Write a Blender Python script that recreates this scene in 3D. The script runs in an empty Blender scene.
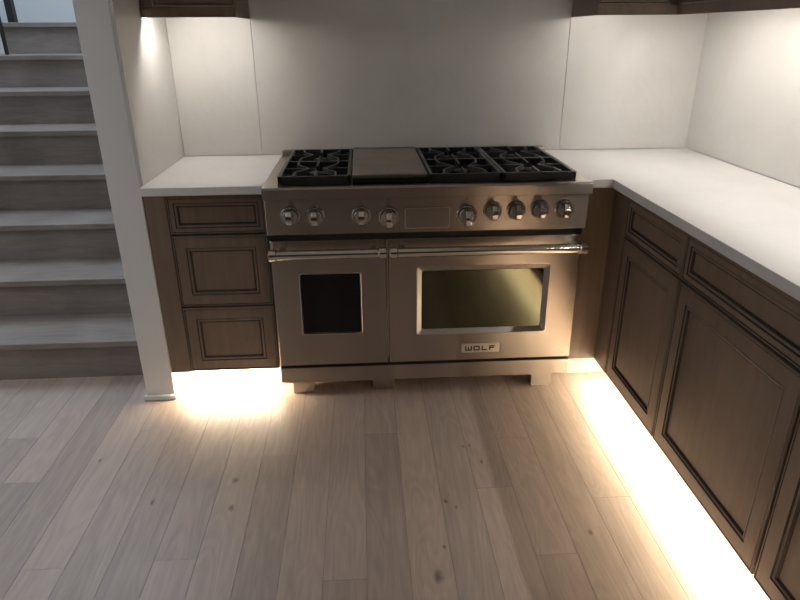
import bpy, bmesh, math, random
from mathutils import Vector, Matrix
random.seed(7)
scene = bpy.context.scene
COL = scene.collection
PI = math.pi

# ------------------------------------------------------------------ materials
AROT = 0.25
def mat(name):
    m = bpy.data.materials.new(name); m.use_nodes = True
    nt = m.node_tree
    return m, nt, nt.nodes['Principled BSDF']
def N(nt, t, **kw):
    n = nt.nodes.new(t)
    for k, v in kw.items():
        if k in n.inputs: n.inputs[k].default_value = v
        else: setattr(n, k, v)
    return n
def L(nt, a, b): nt.links.new(a, b)
def coords(nt, scale=(1, 1, 1)):
    tc = N(nt, 'ShaderNodeTexCoord'); mp = N(nt, 'ShaderNodeMapping')
    mp.inputs['Scale'].default_value = scale
    L(nt, tc.outputs['Object'], mp.inputs['Vector'])
    return mp.outputs['Vector']
def ramp(nt, stops):
    r = N(nt, 'ShaderNodeValToRGB'); e = r.color_ramp.elements
    while len(e) < len(stops): e.new(0.5)
    for i, (p, c) in enumerate(stops):
        e[i].position = p; e[i].color = (*c, 1)
    return r
def plain(name, col, rough=.5, metal=0., spec=.5, noise=0., nscale=(8, 8, 8), bump=0., tint=None, ior=1.5):
    m, nt, b = mat(name)
    b.inputs['Roughness'].default_value = rough; b.inputs['Metallic'].default_value = metal
    b.inputs['Specular IOR Level'].default_value = spec; b.inputs['IOR'].default_value = ior
    b.inputs['Base Color'].default_value = (*col, 1)
    if tint: b.inputs['Specular Tint'].default_value = (*tint, 1)
    if noise or bump:
        v = coords(nt, nscale); n = N(nt, 'ShaderNodeTexNoise', Scale=1.0, Detail=5.0, Roughness=.6)
        L(nt, v, n.inputs['Vector'])
        if noise:
            r = ramp(nt, [(.3, [c * (1 - noise) for c in col]), (.7, [min(1, c * (1 + noise)) for c in col])])
            L(nt, n.outputs['Fac'], r.inputs['Fac']); L(nt, r.outputs['Color'], b.inputs['Base Color'])
        if bump:
            bp = N(nt, 'ShaderNodeBump', Strength=bump, Distance=.01)
            L(nt, n.outputs['Fac'], bp.inputs['Height']); L(nt, bp.outputs['Normal'], b.inputs['Normal'])
    return m
def steel(name, col, rough, grain=(3, 900, 900), var=.03, aniso=0.):
    m, nt, b = mat(name)
    b.inputs['Metallic'].default_value = 1
    if aniso:
        b.inputs['Anisotropic'].default_value = aniso; b.inputs['Anisotropic Rotation'].default_value = AROT
        tg = N(nt, 'ShaderNodeTangent', direction_type='UV_MAP', uv_map='grain'); L(nt, tg.outputs[0], b.inputs['Tangent'])
    v = coords(nt, grain); n = N(nt, 'ShaderNodeTexNoise', Scale=2.0, Detail=4.0); L(nt, v, n.inputs['Vector'])
    r = ramp(nt, [(.3, [c * (1 - var) for c in col]), (.7, [c * (1 + var) for c in col])])
    L(nt, n.outputs['Fac'], r.inputs['Fac']); L(nt, r.outputs['Color'], b.inputs['Base Color'])
    mr = N(nt, 'ShaderNodeMapRange'); mr.inputs['To Min'].default_value = rough * .94; mr.inputs['To Max'].default_value = rough * 1.06
    L(nt, n.outputs['Fac'], mr.inputs['Value']); L(nt, mr.outputs['Result'], b.inputs['Roughness'])
    return m
def wood(name, dark, light, rough=.45, grain=(14, 14, 1.2), bump=.05):
    m, nt, b = mat(name)
    v = coords(nt, grain)
    n = N(nt, 'ShaderNodeTexNoise', Scale=3.0, Detail=8.0, Roughness=.65, Distortion=.6); L(nt, v, n.inputs['Vector'])
    v2 = coords(nt, (1.6, 1.6, 1.1)); n2 = N(nt, 'ShaderNodeTexNoise', Scale=2.0, Detail=2.0); L(nt, v2, n2.inputs['Vector'])
    mx = N(nt, 'ShaderNodeMix', data_type='FLOAT'); mx.inputs[0].default_value = .5
    L(nt, n.outputs['Fac'], mx.inputs[2]); L(nt, n2.outputs['Fac'], mx.inputs[3])
    r = ramp(nt, [(.34, dark), (.66, light)])
    L(nt, mx.outputs[0], r.inputs['Fac']); L(nt, r.outputs['Color'], b.inputs['Base Color'])
    b.inputs['Roughness'].default_value = rough
    bp = N(nt, 'ShaderNodeBump', Strength=bump, Distance=.003)
    L(nt, n.outputs['Fac'], bp.inputs['Height']); L(nt, bp.outputs['Normal'], b.inputs['Normal'])
    return m
def emit(name, col, strength):
    m = bpy.data.materials.new(name); m.use_nodes = True; nt = m.node_tree; nt.nodes.clear()
    e = N(nt, 'ShaderNodeEmission'); e.inputs['Color'].default_value = (*col, 1); e.inputs['Strength'].default_value = strength
    o = N(nt, 'ShaderNodeOutputMaterial'); L(nt, e.outputs[0], o.inputs['Surface'])
    return m
def slab_mat(name, col, rough, vein):
    m, nt, b = mat(name)
    v = coords(nt, (1, 1, 1))
    n = N(nt, 'ShaderNodeTexNoise', Scale=1.7, Detail=7.0, Roughness=.62, Distortion=1.4); L(nt, v, n.inputs['Vector'])
    r = ramp(nt, [(.47, col), (.5, [c * (1 - vein) for c in col]), (.53, col)])
    L(nt, n.outputs['Fac'], r.inputs['Fac'])
    n2 = N(nt, 'ShaderNodeTexNoise', Scale=5.0, Detail=3.0); L(nt, v, n2.inputs['Vector'])
    r2 = ramp(nt, [(.3, (.95, .95, .95)), (.7, (1, 1, 1))]); L(nt, n2.outputs['Fac'], r2.inputs['Fac'])
    mx = N(nt, 'ShaderNodeMix', data_type='RGBA', blend_type='MULTIPLY'); mx.inputs[0].default_value = 1
    L(nt, r.outputs['Color'], mx.inputs[6]); L(nt, r2.outputs['Color'], mx.inputs[7])
    L(nt, mx.outputs[2], b.inputs['Base Color'])
    b.inputs['Roughness'].default_value = rough
    return m

KNOTS = [(-.715, -.505, .016), (-.703, -.645, .013), (.103, -.366, .008), (.128, -.36, .007), (.157, -.462, .009),
         (.0, -.66, .010), (.03, -.69, .007), (-.06, -.97, .020), (-.03, -.86, .008), (.43, -.83, .012), (-.97, -.60, .012), (-1.23, -.36, .009)]
def floor_mat():
    m, nt, b = mat('oak_planks')
    at = N(nt, 'ShaderNodeAttribute', attribute_name='plank')           # r = tone, g = hue shift, b = seed
    sp = N(nt, 'ShaderNodeSeparateColor'); L(nt, at.outputs['Color'], sp.inputs[0])
    tc = N(nt, 'ShaderNodeTexCoord')
    off = N(nt, 'ShaderNodeVectorMath', operation='SCALE'); off.inputs[0].default_value = (17.3, 41.7, 9.1)
    L(nt, sp.outputs[2], off.inputs['Scale'])
    add = N(nt, 'ShaderNodeVectorMath', operation='ADD'); L(nt, tc.outputs['Object'], add.inputs[0]); L(nt, off.outputs[0], add.inputs[1])
    mp = N(nt, 'ShaderNodeMapping'); mp.inputs['Scale'].default_value = (22, 1.5, 1); L(nt, add.outputs[0], mp.inputs['Vector'])
    n1 = N(nt, 'ShaderNodeTexNoise', Scale=2.0, Detail=9.0, Roughness=.68, Distortion=.5); L(nt, mp.outputs[0], n1.inputs['Vector'])
    mp2 = N(nt, 'ShaderNodeMapping'); mp2.inputs['Scale'].default_value = (5, .75, 1); L(nt, add.outputs[0], mp2.inputs['Vector'])
    n2 = N(nt, 'ShaderNodeTexNoise', Scale=1.6, Detail=2.0, Distortion=.8); L(nt, mp2.outputs[0], n2.inputs['Vector'])
    # cathedral rings: bands of the slow noise
    mu = N(nt, 'ShaderNodeMath', operation='MULTIPLY'); L(nt, n2.outputs['Fac'], mu.inputs[0]); mu.inputs[1].default_value = 70
    sn = N(nt, 'ShaderNodeMath', operation='SINE'); L(nt, mu.outputs[0], sn.inputs[0])
    mr = N(nt, 'ShaderNodeMapRange'); mr.inputs['From Min'].default_value = -1; mr.inputs['To Min'].default_value = .935; mr.inputs['To Max'].default_value = 1.025
    L(nt, sn.outputs[0], mr.inputs['Value'])
    gr = N(nt, 'ShaderNodeMapRange'); gr.inputs['From Min'].default_value = .3; gr.inputs['From Max'].default_value = .7
    gr.inputs['To Min'].default_value = .86; gr.inputs['To Max'].default_value = 1.10
    L(nt, n1.outputs['Fac'], gr.inputs['Value'])
    m1 = N(nt, 'ShaderNodeMath', operation='MULTIPLY'); L(nt, mr.outputs[0], m1.inputs[0]); L(nt, gr.outputs[0], m1.inputs[1])
    m2 = N(nt, 'ShaderNodeMath', operation='MULTIPLY'); L(nt, m1.outputs[0], m2.inputs[0]); L(nt, sp.outputs[0], m2.inputs[1])
    base = N(nt, 'ShaderNodeMix', data_type='RGBA'); base.inputs[6].default_value = (.52, .405, .335, 1); base.inputs[7].default_value = (.505, .403, .345, 1)
    L(nt, sp.outputs[1], base.inputs[0])
    sc = N(nt, 'ShaderNodeVectorMath', operation='SCALE'); L(nt, base.outputs[2], sc.inputs[0]); L(nt, m2.outputs[0], sc.inputs['Scale'])
    # knots: stretched dark eyes in the wood
    wob = N(nt, 'ShaderNodeTexNoise', Scale=40.0, Detail=2.0); L(nt, tc.outputs['Object'], wob.inputs['Vector'])
    wv = N(nt, 'ShaderNodeVectorMath', operation='SCALE'); wv.inputs['Scale'].default_value = .016; L(nt, wob.outputs['Color'], wv.inputs[0])
    pos = N(nt, 'ShaderNodeVectorMath', operation='ADD'); L(nt, tc.outputs['Object'], pos.inputs[0]); L(nt, wv.outputs[0], pos.inputs[1])
    kn = None
    for (x, y, r) in KNOTS:
        s = N(nt, 'ShaderNodeVectorMath', operation='SUBTRACT'); L(nt, pos.outputs[0], s.inputs[0]); s.inputs[1].default_value = (x + .008, y + .008, .008)
        k = N(nt, 'ShaderNodeVectorMath', operation='MULTIPLY'); L(nt, s.outputs[0], k.inputs[0]); k.inputs[1].default_value = (1.0, .62, 0)
        ln = N(nt, 'ShaderNodeVectorMath', operation='LENGTH'); L(nt, k.outputs[0], ln.inputs[0])
        q = N(nt, 'ShaderNodeMapRange'); q.inputs['From Min'].default_value = r * .25; q.inputs['From Max'].default_value = r * .9
        q.inputs['To Min'].default_value = .45; q.inputs['To Max'].default_value = 1; L(nt, ln.outputs['Value'], q.inputs['Value'])
        if kn is None: kn = q.outputs[0]
        else:
            mm = N(nt, 'ShaderNodeMath', operation='MULTIPLY'); L(nt, kn, mm.inputs[0]); L(nt, q.outputs[0], mm.inputs[1]); kn = mm.outputs[0]
    fin = N(nt, 'ShaderNodeVectorMath', operation='SCALE'); L(nt, sc.outputs[0], fin.inputs[0]); L(nt, kn, fin.inputs['Scale'])
    L(nt, fin.outputs[0], b.inputs['Base Color'])
    b.inputs['Roughness'].default_value = .42
    bp = N(nt, 'ShaderNodeBump', Strength=.12, Distance=.002); L(nt, m1.outputs[0], bp.inputs['Height']); L(nt, bp.outputs['Normal'], b.inputs['Normal'])
    return m

WARM = (1.0, .955, .89)
M = dict(
    floor=floor_mat(),
    gap=plain('plank_gap', (.10, .078, .06), .9),
    paint=plain('wall_paint', (.75, .74, .73), .7, bump=.02, nscale=(60, 60, 60)),
    ceil=plain('ceiling_paint', (.75, .74, .72), .8),
    slab=slab_mat('backsplash_quartz', (.64, .62, .59), .35, .022),
    top=slab_mat('countertop_quartz', (.72, .70, .685), .3, .03),
    cab=wood('stained_cabinet_wood', (.130, .094, .068), (.200, .148, .110), .42),
    glaze=plain('dark_glaze', (.022, .014, .010), .55),
    inner=plain('cabinet_shadow_box', (.05, .037, .028), .7),
    toe=plain('toe_board', (.62, .56, .48), .6),
    stair=wood('stair_oak', (.19, .150, .127), (.33, .275, .24), .5, (2.0, 16, 16)),
    steel=steel('brushed_steel', (.51, .455, .40), .255, aniso=.96, var=.015),
    steelv=steel('polished_steel', (.70, .66, .60), .18),
    knob=steel('chrome_knob', (.78, .74, .69), .12, (30, 30, 30), .02),
    griddle=steel('griddle_plate', (.42, .375, .33), .42, (6, 6, 6), .12),
    iron=plain('cast_iron', (.022, .022, .022), .34, bump=.1, nscale=(150, 150, 150)),
    enamel=plain('black_enamel', (.006, .006, .007), .22),
    brass=plain('burner_metal', (.35, .33, .30), .35, 1.0),
    glass=plain('oven_glass', (.004, .004, .003), .065, spec=.75, tint=(.95, 1.0, .68), ior=1.66),
    darkglass=plain('smoked_glass', (.007, .006, .0065), .05, spec=.25, ior=1.5),
    black=plain('black_plastic', (.012, .012, .012), .4),
    letter=plain('badge_letters', (.02, .015, .012), .4),
    rail=plain('black_iron_rail', (.012, .012, .014), .4),
    alu=plain('aluminium_channel', (.6, .6, .6), .4, 1.0),
    badge=steel('badge_steel', (.72, .67, .61), .32),
    satin=steel('satin_steel', (.52, .47, .42), .42),
    led=emit('warm_led', WARM, 140.0),
    ledl=emit('warm_led_left', WARM, 180.0),
    toeled=emit('warm_toe_led', (1.0, .84, .60), 190.0),
)

# ------------------------------------------------------------------ mesh helpers
def wloc(p):
    v = Vector((0, 0, 0))
    while p is not None: v += p.location; p = p.parent
    return v
def obj(name, bm, mats, parent=None, smooth=False, base=None):
    """link bm (built in world coordinates) as ONE mesh object; base = its own origin when top-level"""
    o = bpy.data.objects.new(name, bpy.data.meshes.new(name))
    off = Vector(base) if base else (wloc(parent) if parent else Vector((0, 0, 0)))
    if parent is None: o.location = off
    bmesh.ops.translate(bm, verts=bm.verts[:], vec=-off)
    bmesh.ops.recalc_face_normals(bm, faces=bm.faces[:])
    bm.to_mesh(o.data); bm.free()
    for m in (mats if isinstance(mats, (list, tuple)) else [mats]): o.data.materials.append(m)
    if smooth:
        for f in o.data.polygons: f.use_smooth = True
        try: o.data.set_sharp_from_angle(angle=math.radians(35))
        except Exception: pass
    if any(m is M['steel'] for m in (mats if isinstance(mats, (list, tuple)) else [mats])):
        uv = o.data.uv_layers.new(name='grain')                  # brushing runs along x
        for p in o.data.polygons:
            ax, ay, az = (abs(t) for t in p.normal)
            for li in p.loop_indices:
                v = o.data.vertices[o.data.loops[li].vertex_index].co
                uv.data[li].uv = (v.y, v.z) if ax > .8 else ((v.x, v.y) if az > ay else (v.x, v.z))
    COL.objects.link(o)
    if parent: o.parent = parent
    return o
def tag(o, label=None, cat=None, group=None, kind=None):
    for k, v in (('label', label), ('category', cat), ('group', group), ('kind', kind)):
        if v: o[k] = v
    return o
def thing(name, label, cat, loc, group=None):
    o = bpy.data.objects.new(name, None); o.empty_display_size = .05
    COL.objects.link(o); o.location = loc
    return tag(o, label, cat, group)
def copy_tree(o, parent=None):
    c = o.copy(); COL.objects.link(c); c.parent = parent
    for ch in list(o.children): copy_tree(ch, c)
    return c
def bx(bm, x0, x1, y0, y1, z0, z1, bev=0., seg=2, mi=0):
    r = bmesh.ops.create_cube(bm, size=1.0)
    vs = r['verts']
    for v in vs:
        v.co = Vector(((x0 + x1) / 2 + v.co.x * (x1 - x0), (y0 + y1) / 2 + v.co.y * (y1 - y0), (z0 + z1) / 2 + v.co.z * (z1 - z0)))
    fs = set(f for v in vs for f in v.link_faces)
    for f in fs: f.material_index = mi
    if bev:
        es = list(set(e for v in vs for e in v.link_edges))
        r = bmesh.ops.bevel(bm, geom=es, offset=bev, segments=seg, affect='EDGES', profile=.5)
        for f in r['faces']: f.material_index = mi
    return bm
def box(*a, **k): return bx(bmesh.new(), *a, **k)
def lathe(bm, c, axis, prof, seg=32, mi=0):
    """prof: (radius, height along axis) list; caps where radius is 0"""
    ax = Vector(axis).normalized(); u = ax.orthogonal().normalized(); w = ax.cross(u); c = Vector(c)
    rings = []
    for r, h in prof:
        if r == 0: rings.append([bm.verts.new(c + ax * h)])
        else: rings.append([bm.verts.new(c + ax * h + (u * math.cos(2 * PI * i / seg) + w * math.sin(2 * PI * i / seg)) * r) for i in range(seg)])
    for a, b in zip(rings, rings[1:]):
        for i in range(seg):
            j = (i + 1) % seg
            if len(a) == 1 and len(b) == 1: continue
            if len(a) == 1: f = bm.faces.new((a[0], b[i], b[j]))
            elif len(b) == 1: f = bm.faces.new((a[i], a[j], b[0]))
            else: f = bm.faces.new((a[i], a[j], b[j], b[i]))
            f.material_index = mi
    return bm
def rod(bm, a, b, r, seg=20, mi=0, ch=.15):
    a, b = Vector(a), Vector(b); d = b - a; l = d.length; e = r * ch
    return lathe(bm, a, d, [(0, 0), (r - e, 0), (r, e), (r, l - e), (r - e, l), (0, l)], seg, mi)
def bar(bm, pts, w, z0, z1, mi=0):
    """a flat-sided bar following xy points (a cast grate finger)"""
    P = [Vector((p[0], p[1])) for p in pts]
    Ls, Rs = [], []
    for i, p in enumerate(P):
        d = ((P[i] - P[i - 1]).normalized() if i else Vector((0, 0))) + ((P[i + 1] - P[i]).normalized() if i < len(P) - 1 else Vector((0, 0)))
        d.normalize(); n = Vector((-d.y, d.x)); Ls.append(p + n * w / 2); Rs.append(p - n * w / 2)
    vs = []
    for l, r in zip(Ls, Rs):
        c = (l + r) / 2; lt = c + (l - c) * .6; rt = c + (r - c) * .6
        vs.append([bm.verts.new((l.x, l.y, z0)), bm.verts.new((r.x, r.y, z0)), bm.verts.new((rt.x, rt.y, z1)), bm.verts.new((lt.x, lt.y, z1))])
    for a, b in zip(vs, vs[1:]):
        for i in range(4):
            f = bm.faces.new((a[i], a[(i + 1) % 4], b[(i + 1) % 4], b[i])); f.material_index = mi
    bm.faces.new(vs[0]); bm.faces.new(vs[-1])
    return bm
def prism(bm, pts, a, b, axis, mi=0, bev=0.):
    """polygon pts in the plane across `axis`, extruded from a to b"""
    def P(p, h): return {0: (h, p[0], p[1]), 1: (p[0], h, p[1]), 2: (p[0], p[1], h)}[axis]
    A = [bm.verts.new(P(p, a)) for p in pts]; B = [bm.verts.new(P(p, b)) for p in pts]; n = len(pts)
    fs = [bm.faces.new(A), bm.faces.new(B)] + [bm.faces.new((A[i], A[(i + 1) % n], B[(i + 1) % n], B[i])) for i in range(n)]
    for f in fs: f.material_index = mi
    if bev:
        r = bmesh.ops.bevel(bm, geom=list(set(e for f in fs for e in f.edges)), offset=bev, segments=2, affect='EDGES', profile=.5)
        for f in r['faces']: f.material_index = mi
    return bm
def rrect(w, h, r, n=5):
    """rounded rectangle outline about 0,0"""
    out = []
    for cx, cy, a0 in ((w / 2 - r, h / 2 - r, 0), (-w / 2 + r, h / 2 - r, 90), (-w / 2 + r, -h / 2 + r, 180), (w / 2 - r, -h / 2 + r, 270)):
        for i in range(n + 1):
            a = math.radians(a0 + 90 * i / n); out.append((cx + r * math.cos(a), cy + r * math.sin(a)))
    return out
def rings_front(bm, loops, mis, close_first=False, close_last=True):
    """bridge successive point loops of equal length; mis = material per band (+ one for the last cap)"""
    R = [[bm.verts.new(p) for p in lp] for lp in loops]; n = len(loops[0])
    for k, (a, b) in enumerate(zip(R, R[1:])):
        for i in range(n):
            f = bm.faces.new((a[i], a[(i + 1) % n], b[(i + 1) % n], b[i])); f.material_index = mis[k]
    if close_last: f = bm.faces.new(R[-1]); f.material_index = mis[len(loops) - 1]
    if close_first: f = bm.faces.new(R[0]); f.material_index = mis[0]
    return bm
def rect_loop(face, a0, a1, z0, z1, ins, h):
    """face = ('y', y0) looks to -Y, ('x', x0) looks to -X, h = height out of the face"""
    a0 += ins; a1 -= ins; z0 += ins; z1 -= ins
    pts = [(a0, z0), (a1, z0), (a1, z1), (a0, z1)]
    if face[0] == 'y': return [(a, face[1] - h, z) for a, z in pts]
    return [(face[1] - h, a, z) for a, z in pts]
def panel_front(name, parent, face, a0, a1, z0, z1, fr, label=None):
    """a framed cabinet front: outer edge bead, flat frame, glazed bead, recessed flat panel (sub-part)"""
    prof = [(0, -.019, 0), (0, -.003, 0), (.0025, 0, 0), (.006, 0, 1), (.0085, -.003, 0), (.010, -.0005, 0), (fr - .004, 0, 1), (fr, -.0035, 0),
            (fr + .004, -.0015, 0), (fr + .008, -.003, 1), (fr + .0125, -.009, 0)]
    bm = bmesh.new()
    rings_front(bm, [rect_loop(face, a0, a1, z0, z1, i, h) for i, h, _ in prof], [p[2] for p in prof], True, False)
    o = obj(name, bm, [M['cab'], M['glaze']], parent)
    if label: o['label'] = label
    i = fr + .0125
    prof = [(i - .004, -.016, 0), (i - .004, -.009, 0), (i, -.009, 1), (i + .0025, -.009, 0), (i + .004, -.0085, 0)]
    bm = bmesh.new()
    rings_front(bm, [rect_loop(face, a0, a1, z0, z1, i_, h) for i_, h, _ in prof], [p[2] for p in prof], True, True)
    obj('centre_panel', bm, [M['cab'], M['glaze']], o)
    return o

# ------------------------------------------------------------------ measures (metres; oven doors at y=0, +y to the back wall)
YB = .658; XL = -1.056; XR = 1.302; XPL = -1.186; YC = .010; ZT = .914; ZS = .883
YF = .064; XF = .739; ZCB = .119; ZU = 1.487

# ------------------------------------------------------------------ floor
def build_floor():
    W = .1254; E0 = -.0128
    JO = {-9: [-.17], -5: [-.378], -7: [-.858], -10: [-.868], -12: [-.468], -3: [-.965], -2: [-.266], 2: [-.327, -.91], 1: [-.603], 4: [-.677], 5: [-1.0], 0: [.2], -1: [-1.35], 3: [-1.22], -4: [.02], -6: [-1.25], -8: [-1.2], -11: [-1.1]}
    TONE = {(0, 0): .97, (-12, -1): .90, (2, -1): 1.08, (1, -1): 1.0, (-7, 0): .97}
    bm = bmesh.new(); lay = bm.loops.layers.color.new('plank')
    X0, X1, Y0, Y1 = -3.3, XR + .02, -4.6, .70
    k = math.floor((X0 - E0) / W)
    while E0 + k * W < X1:
        a, b = max(X0, E0 + k * W), min(X1, E0 + (k + 1) * W)
        if k in JO:
            js = sorted(JO[k], reverse=True); ys = [Y1] + js
            y = js[-1]
        else:
            ys = [Y1]; y = Y1 - random.uniform(.2, 1.2); ys.append(y)
        while y > Y0:
            y -= random.uniform(.9, 1.7); ys.append(max(y, Y0))
        for i, (t, s) in enumerate(zip(ys, ys[1:])):
            tone = random.uniform(.94, 1.05); hue = random.random(); seed = random.random()
            if (k, -i) in TONE: tone = TONE[(k, -i)]
            if (k, -i) == (2, -1): tone, hue = 1.09, 0
            g = .0003; nv0 = len(bm.verts)
            lo = [(a + g, s + g), (b - g, s + g), (b - g, t - g), (a + g, t - g)]
            e = .00035; hi = [(a + g + e, s + g + e), (b - g - e, s + g + e), (b - g - e, t - g - e), (a + g + e, t - g - e)]
            A = [bm.verts.new((*p, -.0012)) for p in lo]; B = [bm.verts.new((*p, 0)) for p in hi]
            fs = [bm.faces.new(B)] + [bm.faces.new((A[j], A[(j + 1) % 4], B[(j + 1) % 4], B[j])) for j in range(4)]
            for f in fs:
                for l in f.loops: l[lay] = (tone * .98, hue, seed, 1)
        k += 1
    bx(bm, X0, X1, Y0, Y1, -.05, -.0011, mi=1)
    return tag(obj('floor', bm, [M['floor'], M['gap']]), kind='structure')
build_floor()

# ------------------------------------------------------------------ room shell
tag(obj('wall_back', box(XPL + .01, XR + .12, YB + .02, YB + .14, 0, 2.7), M['paint']), kind='structure')
tag(obj('wall_right', box(XR + .012, XR + .13, -4.6, YB + .02, 0, 2.7), M['paint']), kind='structure')
tag(obj('wall_left', box(XPL, XL - .012, .058, 3.5, 0, 2.7, bev=.003), M['paint']), kind='structure')
tag(obj('wall_stairwell', box(-3.5, XPL + .1, 3.5, 3.62, -.05, 3.6), M['paint']), kind='structure')
tag(obj('wall_far', box(-3.42, -3.3, -4.6, 3.5, -.05, 3.6), M['paint']), kind='structure')
tag(obj('ceiling', box(-3.3, XR + .13, -4.6, .70, 2.7, 2.8), M['ceil']), kind='structure')
# little shoe block at the foot of the wall end
bm = bmesh.new(); bx(bm, XPL - .008, XL - .004, .040, .0575, 0, .022, bev=.005)
tag(obj('baseboard_left', bm, M['paint']), kind='structure')

# ------------------------------------------------------------------ backsplash slabs
def slab(label, b, base):
    return tag(obj('backsplash_slab', b, M['slab'], base=base), label, 'backsplash', 'stone backsplash slabs')
slab('cream stone backsplash slab behind the short left countertop', box(XL + .001, -.7016, YB, YB + .0195, ZT + .001, 2.3, bev=.001), (-.88, YB, ZT))
slab('wide cream stone backsplash slab directly behind the steel range', box(-.7014, .6864, YB + .003, YB + .0195, ZT - .03, 2.6, bev=.001), (0, YB, ZT))
slab('cream stone backsplash slab in the back right corner, right of the range', box(.6866, XR - .001, YB, YB + .0195, ZT + .001, 2.3, bev=.001), (1, YB, ZT))
slab('cream stone slab on the side wall left of the short countertop, with the bright light streak', box(XL - .0115, XL, .0585, YB + .018, ZT - .03, 2.3, bev=.001), (XL, .36, ZT))
slab('long cream stone slab on the right wall above the long countertop', box(XR, XR + .0115, -2.6, YB + .018, ZT + .001, 2.3, bev=.001), (XR, -.9, ZT))

# ------------------------------------------------------------------ countertops
tag(obj('countertop', box(XL + .0005, -.6105, YC, YB - .001, ZS, ZT, bev=.0025), M['top'], base=(-.83, .33, ZS)),
    'short white quartz countertop left of the range over the drawers', 'countertop', 'white quartz countertops')
bm = prism(bmesh.new(), [(.6115, YC), (.704, YC), (.704, -2.5), (XR - .001, -2.5), (XR - .001, YB - .001), (.6115, YB - .001)], ZS, ZT, 2, bev=.0025)
tag(obj('countertop', bm, M['top'], base=(1.0, .3, ZS)), 'long L-shaped white quartz countertop right of the range', 'countertop', 'white quartz countertops')

# ------------------------------------------------------------------ base cabinets
def led_strip(name, parent, x0, x1, y0, y1, z, m, label=None):
    bm = bmesh.new(); bx(bm, x0 - .003, x1 + .003, y0 - .003, y1 + .003, z + .003, z + .009, mi=0)
    bx(bm, x0, x1, y0, y1, z, z + .0032, mi=1)
    o = obj(name, bm, [M['alu'], m], parent)
    if label: o['label'] = label
    return o
# left drawers
c = thing('base_cabinet', 'grey-brown three-drawer base cabinet left of the steel range', 'cabinet', (-.84, .36, 0), 'base cabinets')
bm = bmesh.new(); bx(bm, XL - .0115, -.6105, YF + .0195, YB - .002, ZCB, ZS - .0005, mi=1)
obj('carcass', bm, [M['cab'], M['inner']], c)
bm = bmesh.new(); bx(bm, XL - .0115, -.9865, YF - .001, YF + .019, ZCB, ZS - .001, bev=.0012)
obj('side_stile', bm, M['cab'], c)
bm = bmesh.new(); bx(bm, -.986, -.6112, YF + .004, YF + .019, .8665, ZS - .001)
obj('top_rail', bm, M['cab'], c)
panel_front('drawer', c, ('y', YF), -.9845, -.619, .7205, .866, .027, 'shallow top drawer')
panel_front('drawer', c, ('y', YF), -.9845, -.619, .4175, .7125, .052)
panel_front('drawer', c, ('y', YF), -.9845, -.619, .1215, .4095, .052)
obj('toe_board', box(XL - .0115, -.612, YF + .100, YF + .115, 0, ZCB), M['toe'], c)
led_strip('light_strip', c, XL + .01, -.625, YF + .022, YF + .034, ZCB - .012, M['toeled'], 'glowing strip under the cabinet')
# right run along the x = XF plane
ZD = .846
def base_unit(label, ya, yb, fronts, corner=False):
    c = thing('base_cabinet', label, 'cabinet', (1.0, (ya + yb) / 2, 0), 'base cabinets')
    bm = bmesh.new(); bx(bm, XF + .0195, XR - .001, ya + .0006, yb - .0006, ZCB, ZS - .0005)
    obj('carcass', bm, M['inner'], c)
    obj('top_rail', box(XF + .004, XF + .019, ya + .0006, yb - .0006, .8625, ZS - .001), M['cab'], c)
    obj('toe_board', box(XF + .100, XF + .115, ya + .0006, yb - .0006, 0, ZCB), M['toe'], c)
    led_strip('light_strip', c, XF + .022, XF + .034, ya + .004, yb - .004, ZCB - .012, M['toeled'], 'glowing strip under the cabinet')
    for k in range(fronts):
        a, b = ya + (yb - ya) * k / fronts, ya + (yb - ya) * (k + 1) / fronts
        panel_front('drawer', c, ('x', XF), a + .004, b - .004, .7155, .8605, .030)
        panel_front('cabinet_door', c, ('x', XF), a + .004, b - .004, .121, .7075, .058)
    return c
base_unit('narrow dark base cabinet nearest the inside corner right of the range', -.524, -.068, 1)
base_unit('wide dark base cabinet in the middle of the right run, with the largest door', -1.134, -.524, 1)
base_unit('dark base cabinet cut off by the lower right edge, nearest the viewer', -2.36, -1.134, 2)
# corner filler between the range and the right run
c = thing('corner_filler', 'plain brown filler panels in the corner between range and right cabinets', 'cabinet', (.70, .1, 0))
obj('front_panel', box(.6115, XF, YF, YF + .018, ZCB, ZS - .0005, bev=.001), M['cab'], c)
obj('side_stile', box(XF, XF + .019, -.0665, YF + .018, ZCB, ZS - .001, bev=.001), M['cab'], c)
obj('toe_board', box(.6115, XF + .0995, YF + .085, YF + .10, 0, ZCB), M['toe'], c)
obj('corner_post', box(XF + .100, XF + .115, -.0665, YF + .10, 0, ZCB), M['toe'], c)
led_strip('light_strip', c, XF + .022, XF + .034, -.063, YF + .014, ZCB - .012, M['toeled'], 'glowing strip under the panel')

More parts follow.
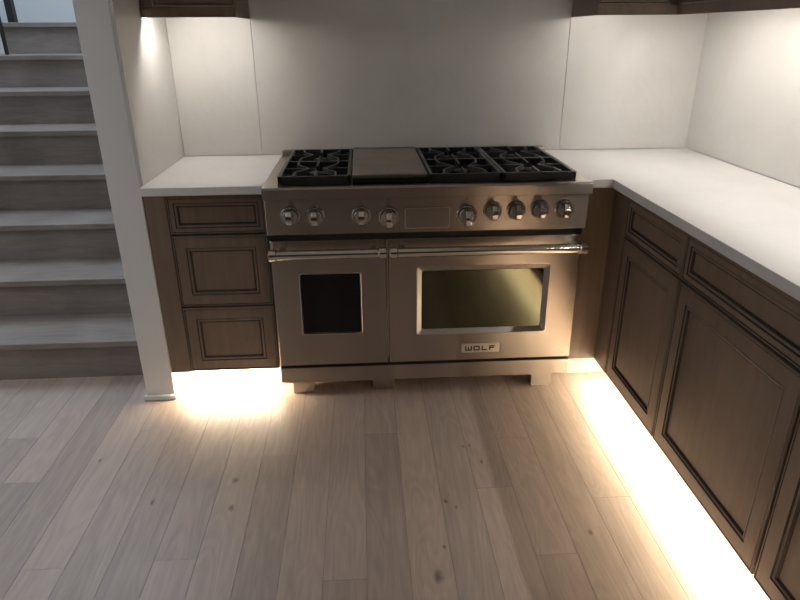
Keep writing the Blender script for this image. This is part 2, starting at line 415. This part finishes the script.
# ------------------------------------------------------------------ upper cabinets
def upper(label, x0, x1, y0, y1, face, doors, strip):
    c = thing('wall_cabinet', label, 'cabinet', ((x0 + x1) / 2, (y0 + y1) / 2, ZU), 'wall cabinets')
    bm = bmesh.new()
    if face == 'y': bx(bm, x0, x1, y0 + .021, y1, ZU + .028, 2.28)
    else: bx(bm, x0 + .021, x1, y0, y1, ZU + .028, 2.28)
    obj('carcass', bm, M['cab'], c)
    if face == 'y': obj('light_rail', box(x0, x1, y0 + .002, y0 + .020, ZU, ZU + .037, bev=.0012), M['cab'], c)
    else: obj('light_rail', box(x0 + .002, x0 + .020, y0, YU + .018, ZU, ZU + .037, bev=.0012), M['cab'], c)
    if face == 'y':
        for a, b in (((x0, x0 + .006),) if x0 > 0 else ((x1 - .006, x1),)): obj('end_panel', box(a, b, y0 + .0205, y1, ZU, ZU + .0275), M['cab'], c)
    for a, b in doors:
        panel_front('cabinet_door', c, (face, y0 if face == 'y' else x0), a, b, ZU + .0375, 2.27, .055)
    led_strip('light_strip', c, *strip, ZU + .016, M['led' if x0 > 0 else 'ledl'], 'warm strip of light under the cabinet')
    return c
YU = .335; XU = 1.008
u = upper('brown wall cabinet at the top left, above the short countertop', XL + .001, -.7025, YU, YB - .001, 'y', [(-1.006, -.705)], (XL + .004, -.712, YU + .028, YU + .038))
obj('end_stile', box(XL + .002, -1.0085, YU + .0025, YU + .0205, ZU + .0375, 2.27), M['cab'], u)
u = upper('brown wall cabinet at the top right, on the back wall beside the range', .6875, XU - .001, YU, YB - .001, 'y', [(.690, XU - .032)], (.700, XU - .02, YU + .028, YU + .038))
upper('long brown wall cabinet along the right wall, above the long countertop', XU, XR - .001, -2.0, YB - .001, 'x', [(-.40 + .004, YU - .02), (-1.18, -.404), (-1.96, -1.188)], (XU + .026, XU + .036, -1.96, YU - .02))

# ------------------------------------------------------------------ range
R = thing('range_cooker', 'wide stainless steel range with two oven doors, griddle and gas burners', 'stove', (0, .33, 0))
HX = .6065
obj('body', box(-HX + .002, HX - .002, .035, .640, .088, .885), M['steel'], R)
# control panel with the gap below
bm = bmesh.new(); bx(bm, -HX, HX, -.020, .034, .733, .8705, bev=.003)
obj('control_panel', bm, M['steel'], R)
obj('vent_gap', box(-HX + .006, HX - .006, .002, .0345, .700, .7325), M['black'], R)
# bullnose and cooktop deck
prof = [(-.0435, .874), (-.0435, .909), (-.0405, .914), (-.036, .917), (.640, .917), (.640, .8855), (-.030, .8855), (-.030, .8715), (-.040, .8715)]
obj('cooktop', prism(bmesh.new(), prof, -.608, .608, 0), M['steel'], R)
obj('burner_pan', box(-.556, .556, -.010, .590, .9165, .9185, bev=.0008), M['enamel'], R)
bm = bmesh.new(); bx(bm, -.606, .606, .612, .639, .9172, .939, bev=.002)
for i in range(100):
    x = -.59 + 1.18 * i / 99; bx(bm, x - .0028, x + .0028, .6135, .6375, .9390, .9406, mi=1)
obj('back_trim', bm, [M['steel'], M['enamel']], R)
# grates: one column at the left, two at the right
ZG0, ZG1 = .930, .950
def grate(xa, xb):
    ya, yb = -.004, .580; w = .013; cx = (xa + xb) / 2; ym = (ya + yb) / 2
    bm = bmesh.new()
    bx(bm, xa, xb, ya, ya + w, .920, ZG1 - .001, bev=.002); bx(bm, xa, xb, yb - w, yb, .920, ZG1 - .001, bev=.002)
    bx(bm, xa, xa + w, ya, yb, .926, ZG1 - .001, bev=.002); bx(bm, xb - w, xb, ya, yb, .926, ZG1 - .001, bev=.002)
    bx(bm, xa, xb, ym - .008, ym + .008, .926, ZG1, bev=.002)
    for x in (xa + .02, xb - .02):
        for y in (ya + .02, yb - .02): bx(bm, x - .009, x + .009, y - .009, y + .009, .9187, .935)
    for by in ((ya + ym) / 2, (yb + ym) / 2):
        h = (ym - ya) / 2; a = (xb - xa) / 2 - .004
        for s in (-1, 1): bar(bm, [(cx + s * a, by), (cx + s * .034, by)], .011, .932, ZG1)
        bar(bm, [(cx, by + h - .004), (cx, by + .034)], .012, .932, ZG1 + .001)
        bar(bm, [(cx, by - h + .004), (cx, by - .034)], .012, .932, ZG1 + .001)
    for s in (-1, 1):
        q = [(ya + .006, .080), (ya + .075, .075), ((ya + ym) / 2, .030), (ym - .07, .075), (ym, .082), (ym + .07, .075), ((yb + ym) / 2, .030), (yb - .075, .075), (yb - .006, .080)]
        bar(bm, [(cx + s * d, y) for y, d in q], .0115, .932, ZG1 + .0005)
    obj('burner_grate', bm, M['iron'], R)
    for by in ((ya + ym) / 2, (yb + ym) / 2):
        bm = lathe(bmesh.new(), (cx, by, .9186), (0, 0, 1), [(0, 0), (.052, 0), (.052, .003), (.040, .006), (.034, .010), (0, .010)], 32)
        b = obj('burner', bm, M['enamel'], R, True)
        bm = lathe(bmesh.new(), (cx, by, .9288), (0, 0, 1), [(0, 0), (.031, 0), (.033, .001), (.033, .003), (.029, .005), (0, .0055)], 32)
        obj('burner_cap', bm, M['black'], b, True)
    for by in (ym - .06,):
        bm = rod(bmesh.new(), (cx + .06, by, .9186), (cx + .06, by, .934), .004, 10)
        obj('igniter', bm, M['brass'], R, True)
grate(-.553, -.286); grate(.004, .276); grate(.280, .553)
# griddle
bm = bmesh.new(); bx(bm, -.281, -.002, .024, .590, .9186, .9465, bev=.0025); bx(bm, -.281, -.002, .590, .606, .9186, .951, bev=.002)
g = obj('griddle', bm, M['griddle'], R)
bm = bmesh.new(); bx(bm, -.281, -.002, -.006, .0235, .9187, .9405, bev=.002)
obj('grease_trough', bm, M['enamel'], g)
# knobs
def knob(x, z, s=1.12, reach=.050):
    y = -.0202
    bm = lathe(bmesh.new(), (x, y, z), (0, -1, 0), [(0, 0), (.032 * s, 0), (.032 * s, .004), (.029 * s, .0085), (.027 * s, .0085), (.0268 * s, .004), (0, .004)], 36)
    b = obj('control_knob', bm, M['knob'], R, True)
    bm = lathe(bmesh.new(), (x, y - .0041, z), (0, -1, 0), [(0, 0), (.0262 * s, 0), (.0262 * s, .0052), (0, .0052)], 32)
    obj('knob_gasket', bm, M['black'], b, True)
    bm = lathe(bmesh.new(), (x, y - .0093, z), (0, -1, 0), [(0, 0), (.0245 * s, 0), (.0245 * s, .010), (.022 * s, .014), (0, .014)], 36)
    hw, hh, d0 = .0095 * s, .0262 * s, y - .0193
    arc = [(d0 - (reach - .010) * (.30 + .70 * math.cos(a) ** .8 if abs(a) < PI / 2 - .01 else .30), math.sin(a) * hh + z - .003 * math.cos(a)) for a in [PI / 2 * t / 8 for t in range(-8, 9)]]
    arc = [(d0 + .008, z - hh)] + arc + [(d0 + .008, z + hh)]
    prism(bm, arc, x - hw, x + hw, 0, bev=.0028 * s)
    obj('knob_grip', bm, M['knob'], b, True)
for x, z in ((-.515, .808), (-.4235, .804), (-.252, .804), (.241, .812), (.3305, .812), (.421, .814), (.512, .814)): knob(x, z)
for x in (-.150, .142): knob(x, .796, 1.25, .066)
for x in (-.515, -.4235, -.252, -.150, .142, .241, .3305, .421, .512):
    obj('indicator_mark', box(x - .002, x + .002, -.0207, -.0199, .858, .862), M['letter'], R)
# display window of the clock
bm = prism(bmesh.new(), [(p[0] - .005, p[1] + .789) for p in rrect(.170, .080, .007)], -.0232, -.0199, 1)
d = obj('clock_panel', bm, M['knob'], R)
bm = prism(bmesh.new(), [(p[0] - .005, p[1] + .789) for p in rrect(.1640, .0740, .005)], -.0236, -.0230, 1)
obj('clock_cover', bm, M['steel'], d)
# oven doors
def yl(pts, y): return [(p[0], y, p[1]) for p in pts]
def oven_door(xa, xb, win, bezel, z0=.1655, z1=.7045):
    cx, cz = (win[0] + win[1]) / 2, (win[2] + win[3]) / 2; w, h = win[1] - win[0], win[3] - win[2]
    def W(g, r): return [(p[0] + cx, p[1] + cz) for p in rrect(w + 2 * g, h + 2 * g, r)]
    nn = len(W(0, .008))
    # outer outline sampled with the same number of points
    def outer(ins, rr=.003):
        ow, oh = xb - xa - 2 * ins, z1 - z0 - 2 * ins; ocx, ocz = (xa + xb) / 2, (z0 + z1) / 2
        return [(p[0] + ocx, p[1] + ocz) for p in rrect(ow, oh, rr)]
    g = .022 if bezel else .006
    loops = [yl(outer(0), .033), yl(outer(0), .004), yl(outer(.004), 0), yl(W(g, .010), 0), yl(W(g - .003, .009), -.002 if bezel else -.0015), yl(W(.003 if bezel else .002, .008), .008 if bezel else .002), yl(W(0, .008), .010), yl(W(0, .008), .014)]
    bm = rings_front(bmesh.new(), loops, [0, 0, 0, 1, 1, 1, 1, 0], True, False)
    d = obj('oven_door', bm, [M['steel'], M['satin']], R)
    bm = prism(bmesh.new(), W(-.0005, .008), .0085 if bezel else .0075, .013, 1)
    obj('oven_window', bm, M['glass' if bezel else 'darkglass'], d)
    zh = .668; yh = -.062; r = .0185
    bm = rod(bmesh.new(), (xa + .003, yh, zh), (xb - .001, yh, zh), r, 28)
    for x0 in (xa + .002, xb - .032): rod(bm, (x0, yh, zh), (x0 + .032, yh, zh), .0225, 28)
    for x in (xa + .05, xb - .05):
        bx(bm, x - .011, x + .011, yh, -.0005, zh - .011, zh + .011, bev=.003)
    obj('door_handle', bm, M['steelv'], d, True)
    return d
oven_door(-.604, -.1605, (-.497, -.266, .312, .564), False)
d = oven_door(-.1525, .606, (-.021, .467, .3115, .5645), True)
# badge with its letters
bm = prism(bmesh.new(), [(p[0] + .2245, p[1] + .2235) for p in rrect(.158, .041, .003)], -.0045, -.0003, 1, bev=.001)
bd = obj('badge', bm, M['badge'], d)
def glyph(x, segs):
    bm = bmesh.new()
    for (a, b, c2, e) in segs: bx(bm, x + a, x + b, -.0056, -.0043, .2125 + c2, .2125 + e)
    obj('badge_letter', bm, M['letter'], bd)
H, s = .0215, .0052
glyph(.1600, [(0, s, 0, H), (.0115, .0115 + s, 0, H * .78), (.0235, .0235 + s, 0, H), (0, .0277, 0, s)])
glyph(.1945, [(0, s, .002, H - .002), (.0215, .0215 + s, .002, H - .002), (.002, .0237, 0, s), (.002, .0237, H - s, H)])
glyph(.2285, [(0, s, 0, H), (0, .0225, 0, s)])
glyph(.2600, [(0, s, 0, H), (0, .0235, H - s, H), (0, .0205, H * .42, H * .42 + s)])
# kick plate and feet
obj('kick_plate', box(-.6045, .6055, .004, .034, .083, .1535, bev=.002), M['steel'], R)
obj('kick_gap', box(-.600, .600, .020, .0345, .1537, .1655), M['black'], R)
for x0, x1, y0 in ((-.566, -.476, .056), (-.225, -.134, .066), (.462, .554, .046), (-.566, -.476, .54), (.462, .554, .54)):
    obj('leg', box(x0, x1, y0, y0 + .06, 0, .0885, bev=.003), M['steel'], R)

# ------------------------------------------------------------------ stairs
S = thing('staircase', 'pale oak staircase with open nosings behind the white wall end', 'stairs', (-2.2, 1.2, 0))
SH, SD, SY = .188, .285, .24
SX0, SX1 = -3.298, XPL - .001
for n in range(1, 9):
    yf = SY + SD * (n - 1); z = SH * n
    xl = SX0
    obj('tread', box(SX0, SX1, yf, yf + SD + .03 if n < 8 else 3.499, z - .030, z, bev=.004), M['stair'], S)
    rl = SX0 if n < 8 else -2.535
    obj('riser', box(rl, SX1, yf + .026, yf + .044, z - SH + (.0005 if n > 1 else 0), z - .0305), M['stair'], S)
tag(obj('wall_landing', box(-3.299, -2.54, SY + SD * 7 + .03, SY + SD * 7 + .2, 1.317, 1.473), M['paint']), kind='structure')
rl = thing('stair_railing', 'black metal railing posts on the stairs at the top left corner', 'railing', (-2.45, 2.2, SH * 7))
obj('baluster', box(-2.455, -2.438, 2.060, 2.077, SH * 7 + .0005, 2.60), M['rail'], rl)
obj('newel_post', box(-2.483, -2.441, 2.245, 2.289, SH * 8 + .0005, 2.62), M['rail'], rl)
bm = prism(bmesh.new(), [(2.03, 2.59), (2.30, 2.615), (2.30, 2.66), (2.03, 2.635)], -2.485, -2.42, 0)
obj('handrail', bm, M['rail'], rl)

# ------------------------------------------------------------------ light: added hall fills and the stairwell lamp
def area(name, loc, rot, sx, sy, energy, col, spread=PI):
    l = bpy.data.lights.new(name, 'AREA'); l.shape = 'RECTANGLE'; l.size = sx; l.size_y = sy; l.energy = energy; l.color = col; l.spread = spread
    o = bpy.data.objects.new(name, l); o.location = loc; o.rotation_euler = rot; COL.objects.link(o); return o
area('hall_overhead_fill', (-2.3, -.9, 2.66), (0, 0, 0), .8, .8, 8, (.84, .92, 1.0), 2.0)  # unseen fill added to light the wall end and left floor from above
area('hall_side_fill', (-3.2, -1.5, 1.6), (0, -PI / 2, 0), 1.2, 1.0, 8.5, (.84, .92, 1.0))  # low fill added to brighten the white wall end; no window stands there
area('stairwell_lamp', (-2.3, 1.6, 3.3), (0, 0, 0), 1.2, 1.6, 46, (.64, .81, 1.0))
w = bpy.data.worlds.new('World'); scene.world = w; w.use_nodes = True
w.node_tree.nodes['Background'].inputs['Color'].default_value = (.60, .52, .46, 1)
w.node_tree.nodes['Background'].inputs['Strength'].default_value = .03

# ------------------------------------------------------------------ camera
yaw, pitch, roll, f = .0575, -.4021, -.0067, 629.2
cam = bpy.data.cameras.new('camera'); co = bpy.data.objects.new('camera', cam); COL.objects.link(co)
cy, sy = math.cos(yaw), math.sin(yaw)
fw = Vector((sy * math.cos(pitch), cy * math.cos(pitch), math.sin(pitch)))
r = Vector((cy, -sy, 0)); u = r.cross(fw)
r2 = r * math.cos(roll) + u * math.sin(roll); u2 = u * math.cos(roll) - r * math.sin(roll)
mw = Matrix(((r2.x, u2.x, -fw.x, -.2414), (r2.y, u2.y, -fw.y, -2.3054), (r2.z, u2.z, -fw.z, 1.4299), (0, 0, 0, 1)))
co.matrix_world = mw
cam.sensor_width = 36; cam.lens = f / 800 * 36; cam.clip_start = .02
scene.camera = co
vs = scene.view_settings
vs.view_transform = 'Standard'; vs.look = 'None'; vs.gamma = 1; vs.use_curve_mapping = False; vs.exposure = 0.0
